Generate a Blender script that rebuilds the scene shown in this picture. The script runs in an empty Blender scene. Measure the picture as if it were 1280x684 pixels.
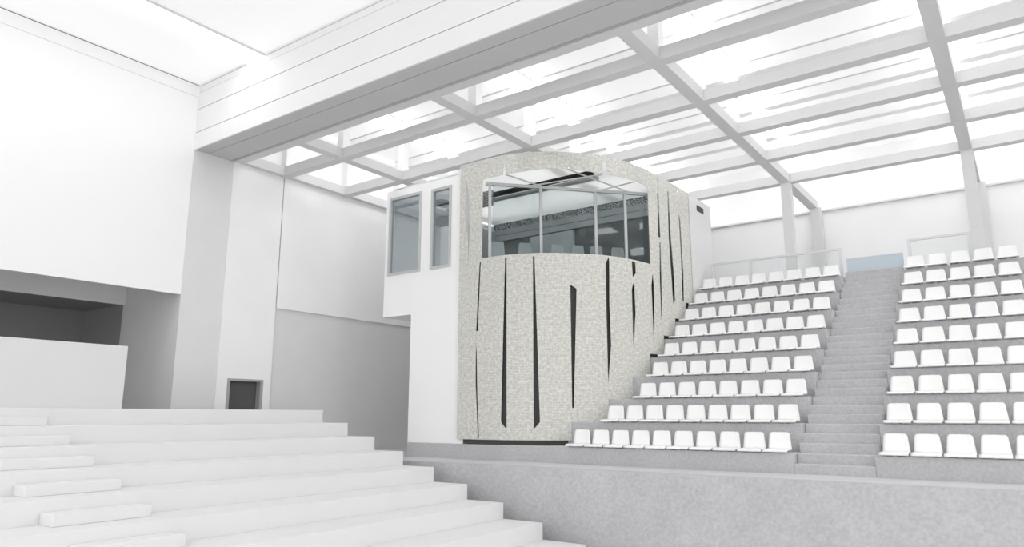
import bpy, bmesh, math, random
from mathutils import Vector, Matrix
from mathutils.geometry import delaunay_2d_cdt

random.seed(7)
S = bpy.context.scene
COL = S.collection

# ------------------------------------------------------------------ camera
F_PX, PITCH, YAW = 890.71, math.radians(11.2986), math.radians(35.8247)
cam_data = bpy.data.cameras.new('camera')
cam_data.sensor_fit = 'HORIZONTAL'
cam_data.sensor_width = 36.0
cam_data.lens = 36.0 * F_PX / 1280.0
cam_data.clip_start = 0.05
cam_data.clip_end = 500
cam = bpy.data.objects.new('camera', cam_data)
COL.objects.link(cam)
fw = Vector((-math.sin(YAW) * math.cos(PITCH), math.cos(YAW) * math.cos(PITCH), math.sin(PITCH)))
rt = Vector((math.cos(YAW), math.sin(YAW), 0))
up = rt.cross(fw)
cam.matrix_world = Matrix(((rt.x, up.x, -fw.x, 0), (rt.y, up.y, -fw.y, 0), (rt.z, up.z, -fw.z, 0), (0, 0, 0, 1)))
S.camera = cam

# ------------------------------------------------------------------ light: an even white sky over a translucent roof
SKY = 1.0
w = bpy.data.worlds.new('sky')
S.world = w
w.use_nodes = True
w.node_tree.nodes['Background'].inputs[0].default_value = (1, 1, 1, 1)
wn, wl = w.node_tree.nodes, w.node_tree.links
tcw = wn.new('ShaderNodeTexCoord'); sep = wn.new('ShaderNodeSeparateXYZ'); ramp = wn.new('ShaderNodeMapRange')
wl.new(tcw.outputs['Generated'], sep.inputs[0]); wl.new(sep.outputs['Z'], ramp.inputs['Value'])
ramp.inputs['From Min'].default_value = -0.15; ramp.inputs['From Max'].default_value = 0.9
ramp.inputs['To Min'].default_value = 0.62 * SKY; ramp.inputs['To Max'].default_value = 1.45 * SKY    # overcast: brighter towards the zenith
wl.new(ramp.outputs[0], wn['Background'].inputs[1])
S.view_settings.view_transform = 'Standard'
S.view_settings.look = 'None'
S.view_settings.gamma = 1.0
S.view_settings.use_curve_mapping = False
S.view_settings.exposure = 1.22
S.cycles.diffuse_bounces = 8
S.cycles.max_bounces = 14


# ------------------------------------------------------------------ materials
def lin(c):
    return tuple(((v / 255 + 0.055) / 1.055) ** 2.4 if v > 10 else v / 255 / 12.92 for v in c) + (1,)


def new_mat(name):
    m = bpy.data.materials.new(name)
    m.use_nodes = True
    return m, m.node_tree.nodes, m.node_tree.links, m.node_tree.nodes['Principled BSDF']


def plaster(name, rgb, var=0.03, fine=60.0, coarse=1.2, coarse_amt=0.02, rough=0.85, bump=0.0):
    """painted or cast surface: fine speckle over soft large mottling"""
    m, N, L, b = new_mat(name)
    b.inputs['Roughness'].default_value = rough
    b.inputs['Specular IOR Level'].default_value = 0.15
    tc = N.new('ShaderNodeTexCoord')
    n1 = N.new('ShaderNodeTexNoise'); n1.inputs['Scale'].default_value = fine; n1.inputs['Detail'].default_value = 2
    n2 = N.new('ShaderNodeTexNoise'); n2.inputs['Scale'].default_value = coarse; n2.inputs['Detail'].default_value = 3
    for n in (n1, n2): L.new(tc.outputs['Object'], n.inputs['Vector'])
    a = N.new('ShaderNodeMath'); a.operation = 'MULTIPLY_ADD'
    L.new(n1.outputs['Fac'], a.inputs[0]); a.inputs[1].default_value = 2 * var; a.inputs[2].default_value = 1 - var
    c = N.new('ShaderNodeMath'); c.operation = 'MULTIPLY_ADD'
    L.new(n2.outputs['Fac'], c.inputs[0]); c.inputs[1].default_value = 2 * coarse_amt; c.inputs[2].default_value = 1 - coarse_amt
    d = N.new('ShaderNodeMath'); d.operation = 'MULTIPLY'
    L.new(a.outputs[0], d.inputs[0]); L.new(c.outputs[0], d.inputs[1])
    mx = N.new('ShaderNodeVectorMath'); mx.operation = 'SCALE'
    mx.inputs[0].default_value = rgb[:3]
    L.new(d.outputs[0], mx.inputs['Scale'])
    L.new(mx.outputs[0], b.inputs['Base Color'])
    if bump:
        bp = N.new('ShaderNodeBump'); bp.inputs['Strength'].default_value = bump; bp.inputs['Distance'].default_value = 0.01
        L.new(n1.outputs['Fac'], bp.inputs['Height']); L.new(bp.outputs[0], b.inputs['Normal'])
    return m


def flat(name, rgb, rough=0.6, metal=0.0):
    m, N, L, b = new_mat(name)
    b.inputs['Base Color'].default_value = rgb if len(rgb) == 4 else rgb + (1,)
    b.inputs['Roughness'].default_value = rough
    b.inputs['Metallic'].default_value = metal
    b.inputs['Specular IOR Level'].default_value = 0.2
    return m


def sheet(name, albedo, share):
    """translucent roofing: lets the sky's light through and scatters the room's light back"""
    m, N, L, b = new_mat(name)
    N.remove(b)
    t = N.new('ShaderNodeBsdfTranslucent'); t.inputs[0].default_value = (albedo, albedo, albedo, 1)
    d = N.new('ShaderNodeBsdfDiffuse'); d.inputs[0].default_value = (albedo, albedo, albedo, 1)
    mx = N.new('ShaderNodeMixShader'); mx.inputs[0].default_value = share
    L.new(d.outputs[0], mx.inputs[1]); L.new(t.outputs[0], mx.inputs[2])
    L.new(mx.outputs[0], N['Material Output'].inputs['Surface'])
    return m


def glass(name, tint, mirror):
    m, N, L, b = new_mat(name)
    N.remove(b)
    t = N.new('ShaderNodeBsdfTransparent'); t.inputs[0].default_value = tint + (1,)
    g = N.new('ShaderNodeBsdfGlossy'); g.inputs['Roughness'].default_value = 0.02
    g.inputs[0].default_value = (0.9, 0.95, 0.97, 1)
    mx = N.new('ShaderNodeMixShader'); mx.inputs[0].default_value = mirror
    L.new(t.outputs[0], mx.inputs[1]); L.new(g.outputs[0], mx.inputs[2])
    L.new(mx.outputs[0], N['Material Output'].inputs['Surface'])
    return m


def woven(name):
    """woven mineral panels: fine running-bond cells of slightly different warm greys"""
    m, N, L, b = new_mat(name)
    b.inputs['Roughness'].default_value = 0.9
    b.inputs['Specular IOR Level'].default_value = 0.1
    uv = N.new('ShaderNodeUVMap'); uv.uv_map = 'UVMap'
    br = N.new('ShaderNodeTexBrick')
    br.inputs['Scale'].default_value = 1.0
    br.inputs['Color1'].default_value = (0.68, 0.675, 0.635, 1)
    br.inputs['Color2'].default_value = (0.605, 0.60, 0.565, 1)
    br.inputs['Mortar'].default_value = (0.56, 0.556, 0.525, 1)
    br.inputs['Mortar Size'].default_value = 0.006
    br.inputs['Brick Width'].default_value = 0.08
    br.inputs['Row Height'].default_value = 0.04
    L.new(uv.outputs[0], br.inputs['Vector'])
    n = N.new('ShaderNodeTexNoise'); n.inputs['Scale'].default_value = 14; n.inputs['Detail'].default_value = 4
    L.new(uv.outputs[0], n.inputs['Vector'])
    cr = N.new('ShaderNodeValToRGB')
    cr.color_ramp.elements[0].position = 0.3; cr.color_ramp.elements[0].color = (0.80, 0.80, 0.79, 1)
    cr.color_ramp.elements[1].position = 0.7; cr.color_ramp.elements[1].color = (1.12, 1.12, 1.11, 1)
    L.new(n.outputs['Fac'], cr.inputs[0])
    mu = N.new('ShaderNodeMix'); mu.data_type = 'RGBA'; mu.blend_type = 'MULTIPLY'; mu.inputs[0].default_value = 1
    L.new(br.outputs[0], mu.inputs[6]); L.new(cr.outputs[0], mu.inputs[7])
    L.new(mu.outputs[2], b.inputs['Base Color'])
    return m


def grit(name):
    """coarse black and grey noise band"""
    m, N, L, b = new_mat(name)
    tc = N.new('ShaderNodeTexCoord')
    n = N.new('ShaderNodeTexNoise'); n.inputs['Scale'].default_value = 34; n.inputs['Detail'].default_value = 5
    L.new(tc.outputs['Object'], n.inputs['Vector'])
    cr = N.new('ShaderNodeValToRGB')
    cr.color_ramp.elements[0].position = 0.42; cr.color_ramp.elements[0].color = (0.02, 0.025, 0.025, 1)
    cr.color_ramp.elements[1].position = 0.6; cr.color_ramp.elements[1].color = (0.6, 0.62, 0.62, 1)
    L.new(n.outputs['Fac'], cr.inputs[0]); L.new(cr.outputs[0], b.inputs['Base Color'])
    b.inputs['Roughness'].default_value = 0.9
    return m


M = {
    'white': plaster('white plaster', (0.88, 0.88, 0.88), 0.015),
    'white_hi': plaster('bright white panel', (0.85, 0.85, 0.85), 0.008, coarse_amt=0.005),
    'grey_plaster': plaster('grey plaster', (0.68, 0.68, 0.68), 0.05, coarse_amt=0.04),
    'dado': plaster('grey lower plaster', (0.66, 0.66, 0.66), 0.05, coarse_amt=0.04),
    'wall': plaster('pale wall plaster', (0.81, 0.81, 0.81), 0.04, coarse_amt=0.03),
    'concrete': plaster('cast concrete', (0.475, 0.475, 0.488), 0.22, 18.0, 1.3, 0.10, 0.9, 0.15),
    'concrete_walk': plaster('walkway concrete', (0.56, 0.56, 0.57), 0.15, 20.0, 1.3, 0.06, 0.9),
    'tribune': plaster('white cast terrace', (0.70, 0.70, 0.70), 0.02),
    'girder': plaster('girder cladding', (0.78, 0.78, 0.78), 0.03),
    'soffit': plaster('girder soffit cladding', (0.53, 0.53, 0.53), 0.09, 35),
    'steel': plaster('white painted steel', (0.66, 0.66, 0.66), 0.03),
    'steel_lit': plaster('roof steel lightened as if lit', (0.90, 0.90, 0.90), 0.01),  # paler copy of the steel, upper roof brightness put into its colour
    'shade_strip': flat('grey roof gasket', (0.55, 0.55, 0.55)),  # grey that stands in for shade where chords meet the roof sheets
    'joint': flat('dark joint', (0.12, 0.12, 0.12)),
    'seat': flat('white moulded plastic', (0.86, 0.86, 0.855), 0.45),
    'bracket': flat('pale grey metal bracket', (0.5, 0.5, 0.5), 0.5),
    'woven': woven('woven facade cladding'),
    'lining': flat('charcoal lining', (0.085, 0.088, 0.082), 0.9),
    'frame': flat('grey window frame', (0.52, 0.53, 0.53), 0.5),
    'rail': flat('pale grey rail', (0.66, 0.67, 0.68), 0.5),
    'mullion': flat('light grey mullion', (0.5, 0.51, 0.52), 0.5),
    'brace': flat('light grey brace rod', (0.55, 0.55, 0.55), 0.5),
    'glass': glass('clear cabin glass', (0.88, 0.91, 0.91), 0.025),
    'glass_side': glass('blue grey side glass', (0.64, 0.69, 0.71), 0.38),
    'rail_glass': glass('rail glass', (0.98, 0.985, 0.985), 0.01),
    'blue': plaster('pale blue barrier', (0.52, 0.585, 0.64), 0.08, 40),
    'roof': sheet('translucent roof sheet', 0.82, 0.165),
    'front_roof': sheet('white ceiling sheet', 0.88, 0.12),
    'cabin_roof': sheet('translucent cabin ceiling', 0.9, 0.6),
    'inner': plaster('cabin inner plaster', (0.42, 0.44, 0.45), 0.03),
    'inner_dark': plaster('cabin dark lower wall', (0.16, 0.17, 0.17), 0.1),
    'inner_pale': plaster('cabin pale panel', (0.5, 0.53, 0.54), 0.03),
    'recess': plaster('recess plaster darkened as shade', (0.30, 0.30, 0.30), 0.05),  # shade inside the recess is put into this darker plaster colour
    'parapet': plaster('parapet plaster', (0.66, 0.66, 0.66), 0.03),
    'inner_black': flat('cabin black slot', (0.03, 0.03, 0.03)),
    'grit': grit('black and grey gritty frieze'),
    'door': flat('dark grey door leaf', (0.10, 0.10, 0.10), 0.6),
    'door_frame': flat('mid grey door frame', (0.35, 0.35, 0.35), 0.6),
    'chair': flat('grey cabin chair shell', (0.45, 0.47, 0.48), 0.5),
    'floor': plaster('pale floor', (0.6, 0.6, 0.6), 0.03),
}
for key, power in (('lamp', 1.7), ('roof_lamp', 2.3)):
    lamp, N_, L_, b_ = new_mat('luminous ' + key)
    b_.inputs['Base Color'].default_value = (0.7, 0.7, 0.7, 1)
    b_.inputs['Emission Color'].default_value = (1, 1, 1, 1)
    b_.inputs['Emission Strength'].default_value = power
    M[key] = lamp


# ------------------------------------------------------------------ helpers
def box(bm, x0, x1, y0, y1, z0, z1):
    v = [bm.verts.new((x, y, z)) for z in (z0, z1) for y in (y0, y1) for x in (x0, x1)]
    for f in ((0, 2, 3, 1), (4, 5, 7, 6), (0, 1, 5, 4), (2, 6, 7, 3), (0, 4, 6, 2), (1, 3, 7, 5)):
        bm.faces.new([v[i] for i in f])
    return v


def bar(bm, a, b, r, sides=8):
    a, b = Vector(a), Vector(b)
    d = (b - a).normalized()
    u = d.orthogonal().normalized(); v = d.cross(u)
    A = [bm.verts.new(a + r * (math.cos(t) * u + math.sin(t) * v)) for t in [2 * math.pi * i / sides for i in range(sides)]]
    B = [bm.verts.new(b + r * (math.cos(t) * u + math.sin(t) * v)) for t in [2 * math.pi * i / sides for i in range(sides)]]
    for i in range(sides):
        j = (i + 1) % sides
        bm.faces.new((A[i], A[j], B[j], B[i]))
    bm.faces.new(A[::-1]); bm.faces.new(B)


def oriented(bm, a, b, t, z0, z1):
    """upright slab along the plan line a-b, thickness t"""
    a, b = Vector(a), Vector(b)
    d = (b - a).normalized(); n = Vector((-d.y, d.x)) * t / 2
    P = [a - n, b - n, b + n, a + n]
    lo = [bm.verts.new((p.x, p.y, z0)) for p in P]; hi = [bm.verts.new((p.x, p.y, z1)) for p in P]
    bm.faces.new(lo[::-1]); bm.faces.new(hi)
    for i in range(4):
        j = (i + 1) % 4
        bm.faces.new((lo[i], lo[j], hi[j], hi[i]))


def obj(name, bm, mat, parent=None, bevel=0.0, seg=2, smooth=False, loc=None):
    bmesh.ops.recalc_face_normals(bm, faces=bm.faces)
    me = bpy.data.meshes.new(name)
    bm.to_mesh(me); bm.free()
    me.materials.append(M[mat] if isinstance(mat, str) else mat)
    o = bpy.data.objects.new(name, me)
    COL.objects.link(o)
    if smooth:
        for p in me.polygons: p.use_smooth = True
    if parent: o.parent = parent
    if loc: o.location = loc
    if bevel:
        md = o.modifiers.new('bevel', 'BEVEL'); md.width = bevel; md.segments = seg; md.limit_method = 'ANGLE'
    return o


def boxes(name, mat, lst, parent=None, bevel=0.0):
    bm = bmesh.new()
    for b in lst: box(bm, *b)
    return obj(name, bm, mat, parent, bevel)


def tag(o, label=None, cat=None, group=None, kind=None):
    if label: o['label'] = label
    if cat: o['category'] = cat
    if group: o['group'] = group
    if kind: o['kind'] = kind
    return o


def struct(name, mat, lst, label, cat, bevel=0.0):
    return tag(boxes(name, mat, lst, None, bevel), label, cat, None, 'structure')


def thing(name, label, cat, loc=(0, 0, 0), group=None):
    o = bpy.data.objects.new(name, None)
    o.empty_display_size = 0.2
    COL.objects.link(o); o.location = loc
    return tag(o, label, cat, group)


def part(name, mat, lst, root, bevel=0.0):
    """boxes given in world coordinates, parented under a thing that stands at root.location"""
    l = root.location
    return boxes(name, mat, [(a - l.x, b - l.x, c - l.y, d - l.y, e - l.z, f - l.z) for a, b, c, d, e, f in lst], root, bevel)


# ------------------------------------------------------------------ dimensions
XA = -17.35              # left wall
YB = 25.2                # back wall
ZF = -3.40               # hall floor
ZW = -1.08               # walkway in front of the seats
ZR = 6.95                # underside of the roof grid
ZT = 8.79                # roof sheets
RIGHT = 12.0
FRONT = -9.0

# ------------------------------------------------------------------ room shell
struct('floor', 'floor', [(-24, RIGHT, FRONT, YB + 1, ZF - 0.3, ZF)], 'pale hall floor below the white terrace', 'floor')
struct('wall_left', 'white_hi', [(XA - 0.12, XA, FRONT, 9.595, 3.04, 8.42)], 'bright white wall panel hanging on the upper left side', 'wall')
struct('trim_1', 'white_hi', [(XA - 0.12, XA - 0.012, FRONT, 9.595, 8.435, ZT - .03)], 'narrow white band between left wall panel and ceiling', 'trim')
struct('wall_left.001', 'grey_plaster', [(-20.3, XA, 9.598, 10.765, ZF, ZR)], 'grey pier strip of the left wall under the girder end', 'wall')
# pale bay with the door opening
D0, D1, DZ = 11.08, 12.19, 0.98
struct('wall_left.002', 'wall', [(XA - 0.35, XA + 0.02, 10.768, D0, ZF, ZR), (XA - 0.35, XA + 0.02, D1, 12.43, ZF, ZR),
                                 (XA - 0.35, XA + 0.02, D0, D1, DZ, ZR), (XA - 0.35, XA + 0.02, D0, D1, ZF, ZW)],
       'pale left wall bay around the dark door', 'wall')
dr = boxes('door_1', 'door', [(XA - 0.30, XA - 0.16, D0, D1, ZW, DZ)])
tag(dr, 'dark grey door in the left wall, seen above the white terrace', 'door', None, 'structure')
boxes('door_frame', 'door_frame', [(XA - 0.16, XA + 0.025, D0, D0 + 0.09, ZW, DZ), (XA - 0.16, XA + 0.025, D1 - 0.09, D1, ZW, DZ),
                                   (XA - 0.16, XA + 0.025, D0 + 0.09, D1 - 0.09, DZ - 0.06, DZ)], dr)
struct('trim_2', 'joint', [(XA - 0.3, XA - 0.05, 12.43, 12.475, ZF, ZR)], 'dark vertical joint in the left wall', 'trim')
struct('wall_left.003', 'wall', [(XA - 0.35, XA, 12.475, YB, 3.035, ZR)], 'pale upper left wall panel beside the cabin', 'wall')
struct('wall_left.004', 'dado', [(XA - 0.40, XA - 0.05, 12.475, YB, ZF, 3.035)], 'grey lower left wall behind the white terrace', 'wall')
struct('wall_left.008', 'white', [(XA - .12, XA - .001, 9.596, 10.755, ZR + .001, ZT - .004)], 'short wall piece behind the left girder end', 'wall')
struct('trim_5', 'joint', [(XA - .12, XA - .03, FRONT, 9.6, ZT - .03, ZT - .003)], 'thin dark joint between left wall and ceiling', 'trim')
# recess under the hanging panel
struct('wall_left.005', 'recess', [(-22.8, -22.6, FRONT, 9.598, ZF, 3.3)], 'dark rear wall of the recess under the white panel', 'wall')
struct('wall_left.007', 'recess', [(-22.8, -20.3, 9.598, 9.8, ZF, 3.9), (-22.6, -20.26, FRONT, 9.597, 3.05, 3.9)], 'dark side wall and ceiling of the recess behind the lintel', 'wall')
struct('trim_3', 'wall', [(-20.26, -20.2, FRONT, 9.597, 3.02, 3.9), (-20.2, XA - 0.12, FRONT, 9.597, 3.75, 3.9)],
       'grey lintel and ceiling of the recess on the left', 'trim')
struct('wall_left.006', 'parapet', [(-16.4, -16.2, FRONT, 7.86, ZF, 1.517)], 'pale parapet wall behind the top of the white terrace', 'wall')
struct('wall_back', 'wall', [(XA, RIGHT, YB, YB + 0.3, ZF, 6.82)], 'pale back wall above the seat rows', 'wall')
struct('trim_4', 'steel', [(XA, RIGHT, YB - 0.10, YB + 0.3, 6.82, 6.88)], 'coping along the top of the back wall', 'trim')


def pane(name, co, mat, label, cat):
    bm = bmesh.new()
    bm.faces.new([bm.verts.new(c) for c in co])
    o = obj(name, bm, mat)
    return tag(o, label, cat, None, 'structure')


struct_roof = [
    ('ceiling', [(XA, 10.755, ZT), (RIGHT, 10.755, ZT), (RIGHT, YB + .3, ZT), (XA, YB + .3, ZT)], 'translucent white roof sheets above the steel grid'),
    ('ceiling.001', [(XA - .12, FRONT, ZT), (RIGHT, FRONT, ZT), (RIGHT, 10.75, ZT), (XA - .12, 10.75, ZT)], 'white ceiling in front of the girder'),
    ('window_1', [(XA - .05, 10.76, ZR), (XA - .05, YB, ZR), (XA - .05, YB, ZT), (XA - .05, 10.76, ZT)], 'translucent glazing strip above the left wall'),
    ('window_2', [(XA, YB + .05, 6.88), (RIGHT, YB + .05, 6.88), (RIGHT, YB + .05, ZT), (XA, YB + .05, ZT)], 'translucent glazing strip above the back wall'),
]
for nm, co, lb in struct_roof:
    pane(nm, co, 'front_roof' if nm == 'ceiling.001' else 'roof', lb, 'window' if nm.startswith('window') else 'ceiling')

# ------------------------------------------------------------------ girder across the hall
g = thing('box_girder', 'long grey white clad box girder spanning the hall below the ceiling', 'beam', (XA, 9.6, ZR))
GX = (XA, RIGHT)
for z0, z1 in ((ZR, 7.410), (7.430, 8.075), (8.095, 8.56), (8.568, 8.74)):
    part('fascia_panel', 'girder', [(GX[0], GX[1], 9.6, 9.64, z0, z1)], g)
part('backing', 'joint', [(GX[0], GX[1], 9.645, 10.75, ZR + .031, ZT - .003)], g)
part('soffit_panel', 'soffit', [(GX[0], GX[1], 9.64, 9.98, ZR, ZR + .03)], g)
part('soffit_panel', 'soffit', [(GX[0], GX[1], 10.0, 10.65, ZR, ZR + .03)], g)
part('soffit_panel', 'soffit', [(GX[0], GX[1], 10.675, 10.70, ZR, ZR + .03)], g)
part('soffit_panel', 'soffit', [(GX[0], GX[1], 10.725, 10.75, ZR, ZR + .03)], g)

# ------------------------------------------------------------------ ceiling light
cl = thing('ceiling_light', 'long luminous white light strip on the ceiling at upper left', 'light', (-14.84, 3, ZT))
part('diffuser', 'lamp', [(-15.19, -14.48, -4, 9.58, ZT - 0.05, ZT - 0.005)], cl)
part('trim', 'steel', [(-14.48, -14.44, -4, 9.58, ZT - 0.055, ZT - 0.005)], cl)

# ------------------------------------------------------------------ roof grid
rg = thing('roof_grid', 'white steel roof grid of crossing beams and posts over the seats', 'roof frame', (XA, 10.9, ZR))
YX = [-14.75, -10.07, -5.39, -0.71, 3.97, 8.65]
XY = [12.44, 14.77, 17.10, 19.43, 21.76]
H = 0.14
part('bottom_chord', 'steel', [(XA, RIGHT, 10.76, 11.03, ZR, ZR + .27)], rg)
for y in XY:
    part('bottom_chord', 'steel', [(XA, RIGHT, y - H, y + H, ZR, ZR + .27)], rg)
    part('top_chord', 'steel_lit', [(XA, RIGHT, y - H, y + H, 8.47, ZT - .004)], rg)
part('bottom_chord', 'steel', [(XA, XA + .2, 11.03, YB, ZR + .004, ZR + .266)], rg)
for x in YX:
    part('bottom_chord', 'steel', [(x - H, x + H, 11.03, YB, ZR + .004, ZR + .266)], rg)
    part('light_box', 'roof_lamp', [(x - H - .02, x + H + .02, 11.03, YB, 8.47, ZT - .006)], rg)
for y in XY:  # added strips imitating the shade line under the roof sheets
    part('shade_strip', 'shade_strip', [(XA, RIGHT, y - H - .02, y - H, ZT - .035, ZT - .005)], rg)
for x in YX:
    part('shade_strip', 'shade_strip', [(x + H + .02, x + H + .04, 11.03, YB, ZT - .035, ZT - .005)], rg)
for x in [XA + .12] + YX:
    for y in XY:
        part('post', 'steel_lit', [(x - .12, x + .12, y - .12, y + .12, ZR + .26, 8.48)], rg)

# columns
for x, lb in ((-5.39, 'white column in front of the back wall, above the left seat block'),
              (-0.71, 'white column behind the right seat block')):
    c = thing('column', lb, 'column', (x, 21.76, 3.745))
    part('shaft', 'steel', [(x - H, x + H, 21.76 - H, 21.76 + H, 3.745, ZR)], c)
    part('base_plate', 'steel', [(x - H - .05, x + H + .05, 21.76 - H - .05, 21.76 + H + .05, 3.745, 3.765)], c)
for x, lb in ((-5.29, 'white wall pilaster behind the left column'), (-0.62, 'white wall pilaster behind the right column')):
    c = thing('pilaster', lb, 'column', (x, YB, 3.745))
    part('shaft', 'steel', [(x - .17, x + .17, YB - .22, YB - .002, 3.745, 6.95)], c)

# ------------------------------------------------------------------ grandstand
TR, RI = 0.768, 0.5545
Y0, Z0 = 14.5, -0.705
tread = [Z0 + RI * k for k in range(9)]
riser = [Y0 + TR * k for k in range(10)]
AL, AR = -3.855, -2.44      # aisle edges

# plan curve of the cabin facade
CP = [(-12.15, 14.4), (-11.4, 14.4), (-10.76, 14.43), (-10.25, 14.56), (-9.78, 14.79), (-9.35, 15.12), (-8.895, 15.58), (-8.56, 16.05),
      (-8.33, 16.6), (-8.17, 17.3), (-8.08, 18.1), (-8.03, 19.2), (-8.0, 20.4)]


def dense(n=12):
    P = [Vector(p) for p in CP]
    Q = [2 * P[0] - P[1]] + P + [2 * P[-1] - P[-2]]
    out = []
    for i in range(len(P) - 1):
        a, b, c, d = Q[i:i + 4]
        for k in range(n):
            t = k / n
            out.append(.5 * ((2 * b) + (c - a) * t + (2 * a - 5 * b + 4 * c - d) * t * t + (3 * b - a - 3 * c + d) * t ** 3))
    return out + [P[-1]]


CURVE = dense()
ARC = [0.0]
for a, b in zip(CURVE, CURVE[1:]): ARC.append(ARC[-1] + (b - a).length)
SMAX = ARC[-1]


def on_curve(s, off=0.0):
    """plan point at arc length s, moved off metres towards the inside of the cabin"""
    s = min(max(s, 0), SMAX)
    i = 0
    while i < len(ARC) - 2 and ARC[i + 1] < s: i += 1
    u = (s - ARC[i]) / (ARC[i + 1] - ARC[i])
    q = CURVE[i].lerp(CURVE[i + 1], u)
    t = (CURVE[min(i + 2, len(CURVE) - 1)] - CURVE[max(i - 1, 0)]).normalized()
    return q + Vector((-t.y, t.x)) * off


def s_at_y(y):
    for i in range(len(ARC) - 1):
        if CURVE[i + 1].y >= y and CURVE[i + 1].y > CURVE[i].y:
            return ARC[i] + (ARC[i + 1] - ARC[i]) * max(0, (y - CURVE[i].y)) / (CURVE[i + 1].y - CURVE[i].y)
    return SMAX


gs = thing('grandstand', 'stepped grey concrete grandstand carrying two blocks of white seats', 'grandstand', (AL, Y0, ZF))
part('retaining_wall', 'concrete', [(XA + .01, RIGHT, 13.08, 13.3, ZF, ZW)], gs)
part('walkway', 'concrete_walk', [(XA - .04, RIGHT, 13.3, Y0, ZW - .25, ZW), (XA - .04, -14.0, Y0, YB - .01, ZW - .25, ZW)], gs)
part('platform', 'concrete', [(-7.97, RIGHT, riser[9], YB - .005, 3.3, tread[8])], gs)
for k in range(9):
    xl = -14.0 if k == 0 else on_curve(s_at_y(riser[k + 1])).x - .02 - (0.35 if k < 7 else 0.0) - (1.2 if k == 1 else .3 if k == 2 else 0)
    if k >= 7: xl = -7.96
    part('terrace_step', 'concrete', [(xl, AL, riser[k], riser[k + 1], ZF if k == 0 else tread[k] - 1.0, tread[k])], gs, 0.012)
    part('terrace_step', 'concrete', [(AR, RIGHT, riser[k], riser[k + 1], ZF if k == 0 else tread[k] - 1.0, tread[k])], gs, 0.012)

st = thing('aisle_stairs', 'grey concrete stairs rising between the two seat blocks', 'stairs', (AL, Y0, ZW))
for j in range(27):
    z = ZW + .1848 * (j + 1)
    part('stair_step', 'concrete', [(AL, AR, Y0 + .256 * j, Y0 + .256 * (j + 1) + (.1 if j < 26 else .0), max(z - 1.0, ZF), z)], st, 0.018)

bl = thing('barrier', 'low pale blue barrier across the top of the aisle stairs', 'barrier', (AL, 21.5, tread[8]))
part('panel', 'blue', [(AL, AR, 21.50, 21.54, tread[8], 4.34)], bl)
part('cap_rail', 'rail', [(AL, AR, 21.49, 21.55, 4.34, 4.36)], bl)


def railing(label, x0, x1, posts, y=21.62):
    r = thing('railing', label, 'railing', (x0, y, tread[8]))
    part('top_rail', 'rail', [(x0, x1, y - .03, y + .03, 4.66, 4.72)], r)
    for x in posts:
        part('post', 'rail', [(x - .04, x + .04, y - .03, y + .03, tread[8], 4.66)], r)
    for a, b in zip(posts, posts[1:]):
        part('pane', 'rail_glass', [(a + .04, b - .04, y - .006, y + .006, tread[8] + .08, 4.64)], r)


railing('pale glass railing behind the left seat block', -7.85, -3.98, [-7.81, -6.58, -4.02])
railing('pale glass railing behind the right seat block', -2.32, -0.86, [-2.28, -0.9])

# ------------------------------------------------------------------ stadium seats
NTH = ['first', 'second', 'third', 'fourth', 'fifth', 'sixth', 'seventh', 'eighth', 'ninth', 'tenth']
ROW = ['front row', 'second row', 'third row', 'fourth row', 'fifth row', 'sixth row', 'seventh row', 'eighth row', 'ninth and topmost row']


def seat_shell_mesh():
    """moulded pan: rounded front lip, shallow dish"""
    bm = bmesh.new()
    W, Dp = 0.47, 0.40
    nx, ny = 8, 8
    top = []
    for j in range(ny + 1):
        v = j / ny
        row = []
        for i in range(nx + 1):
            u = i / nx * 2 - 1
            x = u * W / 2 * (1 - .06 * v)
            y = v * Dp
            z = 0.055 - .02 * math.cos(u * math.pi / 2) * math.sin(v * math.pi) - .03 * (1 - min(v / .18, 1)) ** 2
            row.append(bm.verts.new((x, y, z)))
        top.append(row)
    bot = [[bm.verts.new((q.co.x * .98, q.co.y, q.co.z - .026)) for q in r] for r in top]
    for j in range(ny):
        for i in range(nx):
            bm.faces.new((top[j][i], top[j][i + 1], top[j + 1][i + 1], top[j + 1][i]))
            bm.faces.new((bot[j][i], bot[j + 1][i], bot[j + 1][i + 1], bot[j][i + 1]))
    for i in range(nx):
        bm.faces.new((top[0][i + 1], top[0][i], bot[0][i], bot[0][i + 1])); bm.faces.new((top[ny][i], top[ny][i + 1], bot[ny][i + 1], bot[ny][i]))
    for j in range(ny):
        bm.faces.new((top[j][0], top[j + 1][0], bot[j + 1][0], bot[j][0])); bm.faces.new((top[j + 1][nx], top[j][nx], bot[j][nx], bot[j + 1][nx]))
    return bm


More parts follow.
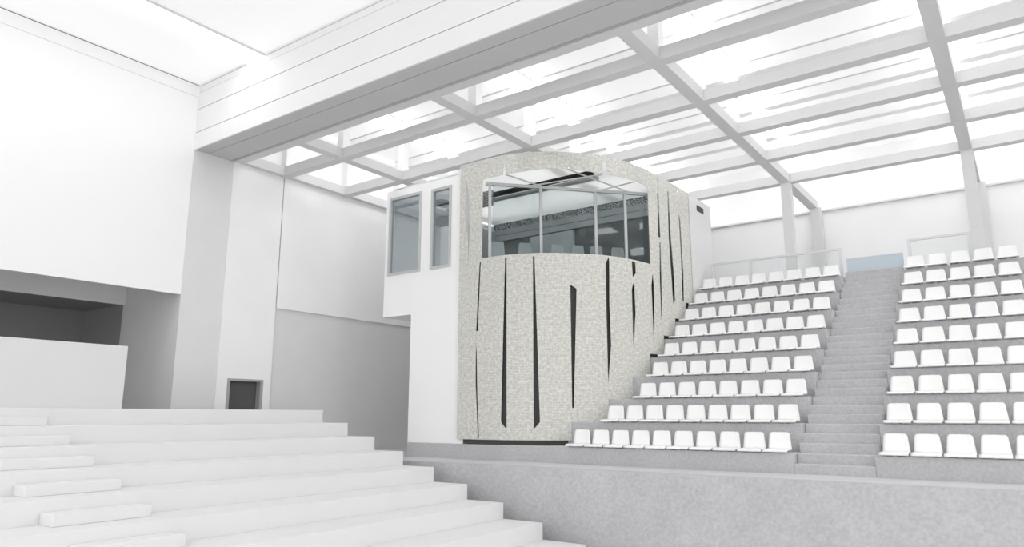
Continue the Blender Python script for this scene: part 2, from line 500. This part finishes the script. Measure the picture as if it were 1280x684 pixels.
def backrest_mesh():
    """rounded trapezoid, slightly dished and leaning back"""
    bm = bmesh.new()
    Wb, Wt, Hh, R = 0.45, 0.385, 0.335, 0.055
    out = [(-Wb / 2, 0), (Wb / 2, 0)]
    for cx, a0 in ((Wt / 2 - R, 0), (-Wt / 2 + R, 90)):
        for q in range(6):
            a = math.radians(a0 + 90 * q / 5)
            out.append((cx + R * math.cos(a), Hh - R + R * math.sin(a)))
    cols = []
    nz = 8

    def xr(z):
        if z <= Hh - R:
            return Wb / 2 + (Wt / 2 - Wb / 2) * z / (Hh - R)
        return Wt / 2 - R + math.sqrt(max(R * R - (z - Hh + R) ** 2, 0))
    zs = [0, .05, .12, .19, .25, .28, .30, .315, .325, .332, .335]
    fr, bk = [], []
    for z in zs:
        e = xr(z)
        fr.append([bm.verts.new((e * t, 0.37 + .10 * z + .02 * (1 - t * t) * min(z / .1, 1), z + .035)) for t in (-1, -.75, -.4, 0, .4, .75, 1)])
        bk.append([bm.verts.new((e * t, 0.40 + .10 * z + .02 * (1 - t * t) * min(z / .1, 1), z + .035)) for t in (-1, -.75, -.4, 0, .4, .75, 1)])
    n = len(zs) - 1
    for j in range(n):
        for i in range(6):
            bm.faces.new((fr[j][i], fr[j][i + 1], fr[j + 1][i + 1], fr[j + 1][i]))
            bm.faces.new((bk[j][i], bk[j + 1][i], bk[j + 1][i + 1], bk[j][i + 1]))
        bm.faces.new((fr[j][0], fr[j + 1][0], bk[j + 1][0], bk[j][0])); bm.faces.new((fr[j + 1][6], fr[j][6], bk[j][6], bk[j + 1][6]))
    for i in range(6):
        bm.faces.new((fr[0][i + 1], fr[0][i], bk[0][i], bk[0][i + 1])); bm.faces.new((fr[n][i], fr[n][i + 1], bk[n][i + 1], bk[n][i]))
    return bm


proto = thing('stadium_seat', 'x', 'seat')
obj('seat_pan', seat_shell_mesh(), 'seat', proto, smooth=True)
obj('backrest', backrest_mesh(), 'seat', proto, smooth=True)
bm = bmesh.new()
box(bm, -.03, .03, .10, .34, -.018, .034); box(bm, -.16, .16, .16, .22, .0, .034)
obj('bracket', bm, 'bracket', proto)
PARTS = list(proto.children)
first = True


def put_seat(x, k, label, group):
    global first
    if first:
        o = proto; first = False
    else:
        o = proto.copy(); COL.objects.link(o)
        for ch in PARTS:
            c = ch.copy(); COL.objects.link(c); c.parent = o
    o.location = (x, 14.412 + TR * k, tread[k] + .018)
    tag(o, label, 'seat', group)


LEFT = [10, 9, 8, 8, 8, 8, 8, 8, 8]
for k in range(9):
    for j in range(LEFT[k]):
        put_seat(-3.92 - .25 - .5 * j, k, 'white stadium seat, %s left of the aisle in the %s' % (NTH[j], ROW[k]), 'white seats of the left block')
    for j in range(5 if k else 5):
        put_seat(-2.37 + .25 + .5 * j, k, 'white stadium seat, %s right of the aisle in the %s' % (NTH[j], ROW[k]), 'white seats of the right block')

# ------------------------------------------------------------------ white terrace on the left
tb = thing('white_terrace', 'broad white stepped terrace filling the lower left foreground', 'terrace', (-15.23, 12.6, ZF))
SX, SZ = 0.9856, -0.32288
xt = lambda k: -15.2292 + SX * k
zt = lambda k: 0.1443 + SZ * k
YT0, YT1 = -7.0, 12.6
for k in range(11):
    part('terrace_step', 'tribune', [(-16.19 if k == 0 else xt(k - 1), xt(k), YT0, YT1, ZF, zt(k))], tb, 0.008)
NAMES = {1: 'small white step block on the terrace, farthest and highest of the blocks', 2: 'white step block on the terrace, second from the top',
         3: 'white step block on the terrace, third from the top', 4: 'white step block on the terrace, fourth from the top, its near end in view',
         5: 'white step block on the terrace, second from the bottom of the picture', 6: 'white step block on the terrace, cut by the lower picture edge, nearest'}
for k in range(1, 7):
    o = boxes('step_block', 'tribune', [(0, .42, -1.35, 0, 0, .1614)], None, 0.01)
    o.location = (xt(k - 1) + .001, 5.87, zt(k))
    tag(o, NAMES[k], 'step', 'white step blocks on the terrace')

# ------------------------------------------------------------------ cabin with the curved slotted facade
cb = thing('spectator_cabin', 'raised cabin with curved slotted beige facade and white left wall beside the seats', 'cabin', (-11, 14.5, Z0))
CL = cb.location
ZTOP = 6.805
SILL = 4.07

OPENING = [(.77, SILL), (5.965, SILL + .015), (5.975, 6.30), (5.42, 6.33), (4.8, 6.325), (4.22, 6.29), (3.0, 6.345), (2.5, 6.33), (1.94, 6.28), (1.39, 6.255), (.78, 6.25)]
SLOTS = [
    [(.213, 6.346), (.186, 5.894), (.197, 5.258), (.286, 4.642), (.323, 3.999), (.338, 4.856), (.328, 5.483), (.284, 5.989)],
    [(.701, 3.994), (.741, 3.989), (.664, 2.154), (.604, 2.158)],
    [(.597, 1.867), (.632, 1.618), (.672, .398), (.732, -.55), (.694, -.55), (.605, .802)],
    [(1.499, 4.011), (1.545, 4.007), (1.552, -.329), (1.393, -.156)],
    [(2.247, 4.002), (2.288, 4.0), (2.397, -.154), (2.24, -.325)],
    [(3.194, 3.267), (3.358, 3.16), (3.302, 1.76), (3.234, .186), (3.191, .186), (3.194, 1.759)],
    [(4.277, 4.051), (4.173, 3.872), (4.16, 2.712), (4.158, .783), (4.281, 1.748), (4.262, 2.812), (4.292, 3.968)],
    [(5.095, 4.04), (5.255, 4.04), (5.255, 3.72), (5.114, 3.594)],
    [(5.137, 3.456), (5.055, 3.264), (5.047, 1.644), (5.186, 2.639), (5.183, 3.387)],
    [(6.057, 3.835), (5.98, 3.49), (5.978, 1.788), (6.062, 2.553), (6.095, 3.55)],
    [(6.524, 6.7), (6.51, 6.286), (6.479, 4.959), (6.579, 4.955), (6.588, 6.066), (6.554, 6.7)],
    [(6.533, 4.806), (6.458, 3.715), (6.446, 2.691), (6.485, 2.607), (6.565, 3.959), (6.582, 4.816)],
    [(7.192, 6.483), (7.235, 6.494), (7.262, 5.091), (7.346, 4.083), (7.365, 3.242), (7.238, 3.122), (7.201, 4.06), (7.144, 5.067)],
    [(7.882, 5.957), (7.977, 5.78), (8.035, 4.145), (7.964, 3.3), (7.896, 3.3), (7.915, 4.903)],
    [(7.893, 6.687), (7.952, 6.70), (7.89, 6.184), (7.849, 6.174)],
    [(4.177, 6.95), (4.296, 6.95), (4.284, 6.274), (4.153, 6.254)],
    [(1.463, 6.677), (1.428, 6.203), (1.532, 6.188)],
    [(3.192, 6.401), (3.245, 6.397), (3.258, 6.283), (3.173, 6.279)],
]
for i in (9, 10, 11, 12, 13):     # the side slots are cut wider, as they are seen at a slant
    c = sum(p[0] for p in SLOTS[i]) / len(SLOTS[i])
    zs = [p[1] for p in SLOTS[i]]; z0, z1 = min(zs), max(zs)
    axis = lambda z: sum(p[0] / (0.02 + abs(p[1] - z)) for p in SLOTS[i]) / sum(1 / (0.02 + abs(p[1] - z)) for p in SLOTS[i])
    SLOTS[i] = [(axis(z) + (s - axis(z)) * 1.5, z) for s, z in SLOTS[i]]
# lower edge follows the terraces with a small gap
BOT = [(0, -.585)]
for k in range(1, 9):
    s = s_at_y(riser[k])
    if s < SMAX - .05:
        g0, g1 = (.12, .0) if k == 1 else (.0 if k < 5 else .105, .0 if k < 4 else .105)
        BOT += [(s - .03, tread[k - 1] + g0), (s - .03, tread[k] + g1)]
BOT.append((SMAX, BOT[-1][1]))
OUTLINE = BOT + [(SMAX, ZTOP), (0, ZTOP)]


def densify(poly, d):
    out = []
    for i, a in enumerate(poly):
        b = poly[(i + 1) % len(poly)]
        n = max(1, math.ceil(math.dist(a, b) / d))
        out += [(a[0] + (b[0] - a[0]) * t / n, a[1] + (b[1] - a[1]) * t / n) for t in range(n)]
    return out


def inside(p, poly):
    r = False
    for i, a in enumerate(poly):
        b = poly[i - 1]
        if (a[1] > p[1]) != (b[1] > p[1]) and p[0] < (b[0] - a[0]) * (p[1] - a[1]) / (b[1] - a[1]) + a[0]: r = not r
    return r


def curved_sheet(outline, holes, off0, off1, uvs=False, step=.12):
    pts, edges = [], []
    for poly in [outline] + holes:
        q = densify(poly, step)
        n0 = len(pts)
        pts += q
        edges += [(n0 + i, n0 + (i + 1) % len(q)) for i in range(len(q))]
    x = .06
    while x < SMAX:
        z = -.5
        while z < ZTOP:
            pts.append((x, z)); z += .5
        x += step
    V, E, Fc, *_ = delaunay_2d_cdt([Vector(p) for p in pts], edges, [], 0, 1e-4)
    bm = bmesh.new()
    uvl = bm.loops.layers.uv.new('UVMap')
    A, B = {}, {}

    def vert(d, i, off):
        if i not in d:
            q = on_curve(V[i].x, off)
            d[i] = bm.verts.new((q.x - CL.x, q.y - CL.y, V[i].y - CL.z))
        return d[i]
    keep = []
    for f in Fc:
        c = (sum(V[i].x for i in f) / len(f), sum(V[i].y for i in f) / len(f))
        if inside(c, outline) and not any(inside(c, h) for h in holes): keep.append(f)
    cnt = {}
    for f in keep:
        for i in range(len(f)):
            e = (f[i], f[(i + 1) % len(f)])
            cnt[e] = 1
        for d, off, ff in ((A, off0, f), (B, off1, f[::-1])):
            try:
                fc = bm.faces.new([vert(d, i, off) for i in ff])
                for lp, i in zip(fc.loops, ff): lp[uvl].uv = (V[i].x, V[i].y)
            except ValueError:
                pass
    for (a, b) in cnt:
        if (b, a) not in cnt:
            try:
                fc = bm.faces.new((A[b], A[a], B[a], B[b]))
                for lp, i in zip(fc.loops, (b, a, a, b)): lp[uvl].uv = (V[i].x, V[i].y)
            except ValueError:
                pass
    return bm


fo = obj('facade', curved_sheet(OUTLINE, [OPENING] + SLOTS, 0.0, 0.015), 'woven', cb)
fo['label'] = 'curved beige woven facade with dark tapering slots'
LIN = [(.14, -.69)]
for k in range(1, 9):
    s = s_at_y(riser[k])
    if s < SMAX - .05:
        LIN += [(s + .05, tread[k - 1] + .01), (s + .05, tread[k] + .01)]
LIN += [(SMAX - .05, LIN[-1][1]), (SMAX - .05, 4.0), (6.05, 4.0), (6.0, SILL - .06), (.14, SILL - .06)]
lo = obj('lining', curved_sheet(LIN, [], .10, .14), 'lining', cb)
lo['label'] = 'charcoal lining behind the facade slots'

# white side body: one face with two window openings, an overhang on its left
YF = 14.5
W1 = (-14.965, -13.67, 4.01, 6.38)
W2 = (-13.295, -12.537, 4.01, 6.35)
XL, XM, XR = -15.10, -13.98, -12.03
ZO, ZB = 2.805, 6.60
body = part('side_wall', 'white', [
    (XL, W1[0], YF, YF + .15, ZO, ZB), (W1[1], W2[0], YF, YF + .15, ZO, ZB), (W2[1], XR, YF, YF + .15, Z0, ZB),
    (W1[0], W1[1], YF, YF + .15, W1[3], ZB), (W1[0], W1[1], YF, YF + .15, ZO, W1[2]),
    (W2[0], W2[1], YF, YF + .15, W2[3], ZB), (W2[0], W2[1], YF, YF + .15, ZO, W2[2]),
    (XM, W2[1], YF, YF + .15, Z0, ZO),
    (XL, XL + .15, YF + .15, 20.3, ZO, ZB), (XM, XM + .15, YF + .15, 20.3, Z0, ZO)], cb)
part('overhang_soffit', 'white', [(XL + .15, XM, YF + .15, 20.3, ZO, ZO + .1)], cb)
bm = bmesh.new()
pl = [(-14.94, 14.66), (-12.2, 14.66)] + [tuple(on_curve(s, .22)) for s in (.3, 1, 1.6, 2.2, 2.8, 3.4, 4, 4.6, 5.2, 6, 7, 8.4)] + [(-8.25, 20.3), (-14.94, 20.3)]
lo_v = [bm.verts.new((x - CL.x, y - CL.y, 3.5 - CL.z)) for x, y in pl]; hi_v = [bm.verts.new((x - CL.x, y - CL.y, 3.65 - CL.z)) for x, y in pl]
bm.faces.new(lo_v[::-1]); bm.faces.new(hi_v)
for i in range(len(pl)):
    j = (i + 1) % len(pl)
    bm.faces.new((lo_v[i], lo_v[j], hi_v[j], hi_v[i]))
obj('floor_slab', bm, 'inner', cb)
part('end_block', 'parapet', [(-9.6, -7.98, 20.42, 22.25, 3.2, 6.77)], cb)
vt = part('vent', 'lining', [(-7.98, -7.965, 21.05, 21.6, 6.38, 6.56)], cb)
vt['label'] = 'small dark vent slot'

for (a, b, c, d) in (W1, W2):
    fr = part('window_frame', 'frame', [(a, a + .075, YF - .03, YF + .1, c, d), (b - .075, b, YF - .03, YF + .1, c, d),
                                        (a + .075, b - .075, YF - .03, YF + .1, c, c + .075), (a + .075, b - .075, YF - .03, YF + .1, d - .075, d)], cb)
    pn = boxes('pane', 'glass_side', [(a + .075 - CL.x, b - .075 - CL.x, YF + .03 - CL.y, YF + .045 - CL.y, c + .075 - CL.z, d - .075 - CL.z)], fr)

# rear partition inside, seen through the glass
YI = 19.6
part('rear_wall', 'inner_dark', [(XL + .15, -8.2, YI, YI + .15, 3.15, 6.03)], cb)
part('rear_header', 'inner', [(XL + .15, -8.2, YI - .08, YI + .15, 6.03, 6.225), (XL + .15, -8.2, YI - .03, YI + .15, 6.26, 6.45)], cb)
part('side_frieze', 'grit', [(-13.75, -12.3, 16.0, 16.1, 6.1, 6.55)], cb)
part('header_gap', 'inner_black', [(XL + .15, -8.2, YI, YI + .15, 6.225, 6.26)], cb)
part('rear_frieze', 'grit', [(XL + .15, -8.2, YI, YI + .15, 6.45, 6.69)], cb)
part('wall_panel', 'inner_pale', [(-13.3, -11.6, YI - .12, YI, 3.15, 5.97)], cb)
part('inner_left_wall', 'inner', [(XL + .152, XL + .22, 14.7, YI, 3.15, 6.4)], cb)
bm = bmesh.new()
pts = [(-15.0 - CL.x, 14.62 - CL.y), (-10.9 - CL.x, 14.55 - CL.y)] + [(on_curve(s, .1).x - CL.x, on_curve(s, .1).y - CL.y) for s in (1.6, 2.2, 2.8, 3.4, 4, 4.6, 5.2, 6, 7, 8)] + [(-8.2 - CL.x, YI + .1 - CL.y), (-15.0 - CL.x, YI + .1 - CL.y)]
bm.faces.new([bm.verts.new((x, y, 6.70 - CL.z)) for x, y in pts])
obj('cabin_ceiling', bm, 'cabin_roof', cb)
part('ceiling_slot', 'inner_black', [(-14.9, -9.3, 16.55, 16.85, 6.64, 6.69)], cb)
part('ceiling_batten', 'mullion', [(-14.9, -9.3, 16.95, 17.1, 6.58, 6.66)], cb)

# straight glazing set across the curve
GA, GB = Vector((-11.347, 14.505)), Vector((-8.20, 17.96))
at = lambda t: GA.lerp(GB, t)


def local(bm):
    for v in bm.verts: v.co -= CL
    return bm


bm = bmesh.new(); oriented(bm, GA, GB, .07, 6.115, 6.195); obj('glazing_rail', local(bm), 'mullion', cb)
for t in (.025, .327, .661, .847):
    q0, q1 = at(t - .008), at(t + .008)
    bm = bmesh.new(); oriented(bm, q0, q1, .06, 3.65, 6.115); obj('mullion', local(bm), 'mullion', cb)
bm = bmesh.new(); oriented(bm, at(.04), at(.985), .012, 3.66, 6.115); gp = obj('glass_pane', local(bm), 'glass', cb)
for s, z, t in ((1.48, 6.28, .33), (3.2, 6.36, .87), (4.2, 6.31, .28), (5.43, 6.34, .70)):
    q = on_curve(s, .08); r = at(t)
    bm = bmesh.new(); bar(bm, (q.x, q.y, z), (r.x, r.y, 6.19), .022); obj('brace_rod', local(bm), 'brace', cb)

# chairs inside
CH = [(.10, 'leftmost'), (.27, 'second from the left'), (.47, 'third from the left'), (.6, 'fourth from the left'), (.72, 'fifth from the left'), (.86, 'rightmost')]
for t, w_ in CH:
    q = at(t) + Vector((-.71, .71)) * .75
    c = thing('cabin_chair', 'grey cabin chair behind the glass, only its back top showing, ' + w_, 'chair', (q.x, q.y, 3.65), 'chairs inside the cabin')
    c.rotation_euler = (0, 0, math.radians(45))
    bm = backrest_mesh()
    for v in bm.verts: v.co = Vector((v.co.x * .95, v.co.y - .2, v.co.z * 1.45 + .62))
    obj('backrest', bm, 'chair', c, smooth=True)
    bm = seat_shell_mesh()
    for v in bm.verts: v.co = Vector((v.co.x, v.co.y - .22, v.co.z + .60))
    obj('seat', bm, 'chair', c, smooth=True)
    bm = bmesh.new(); bar(bm, (0, 0, .02), (0, 0, .63), .03); bar(bm, (0, 0, 0), (0, 0, .02), .2, 16)
    obj('pedestal', bm, 'mullion', c)
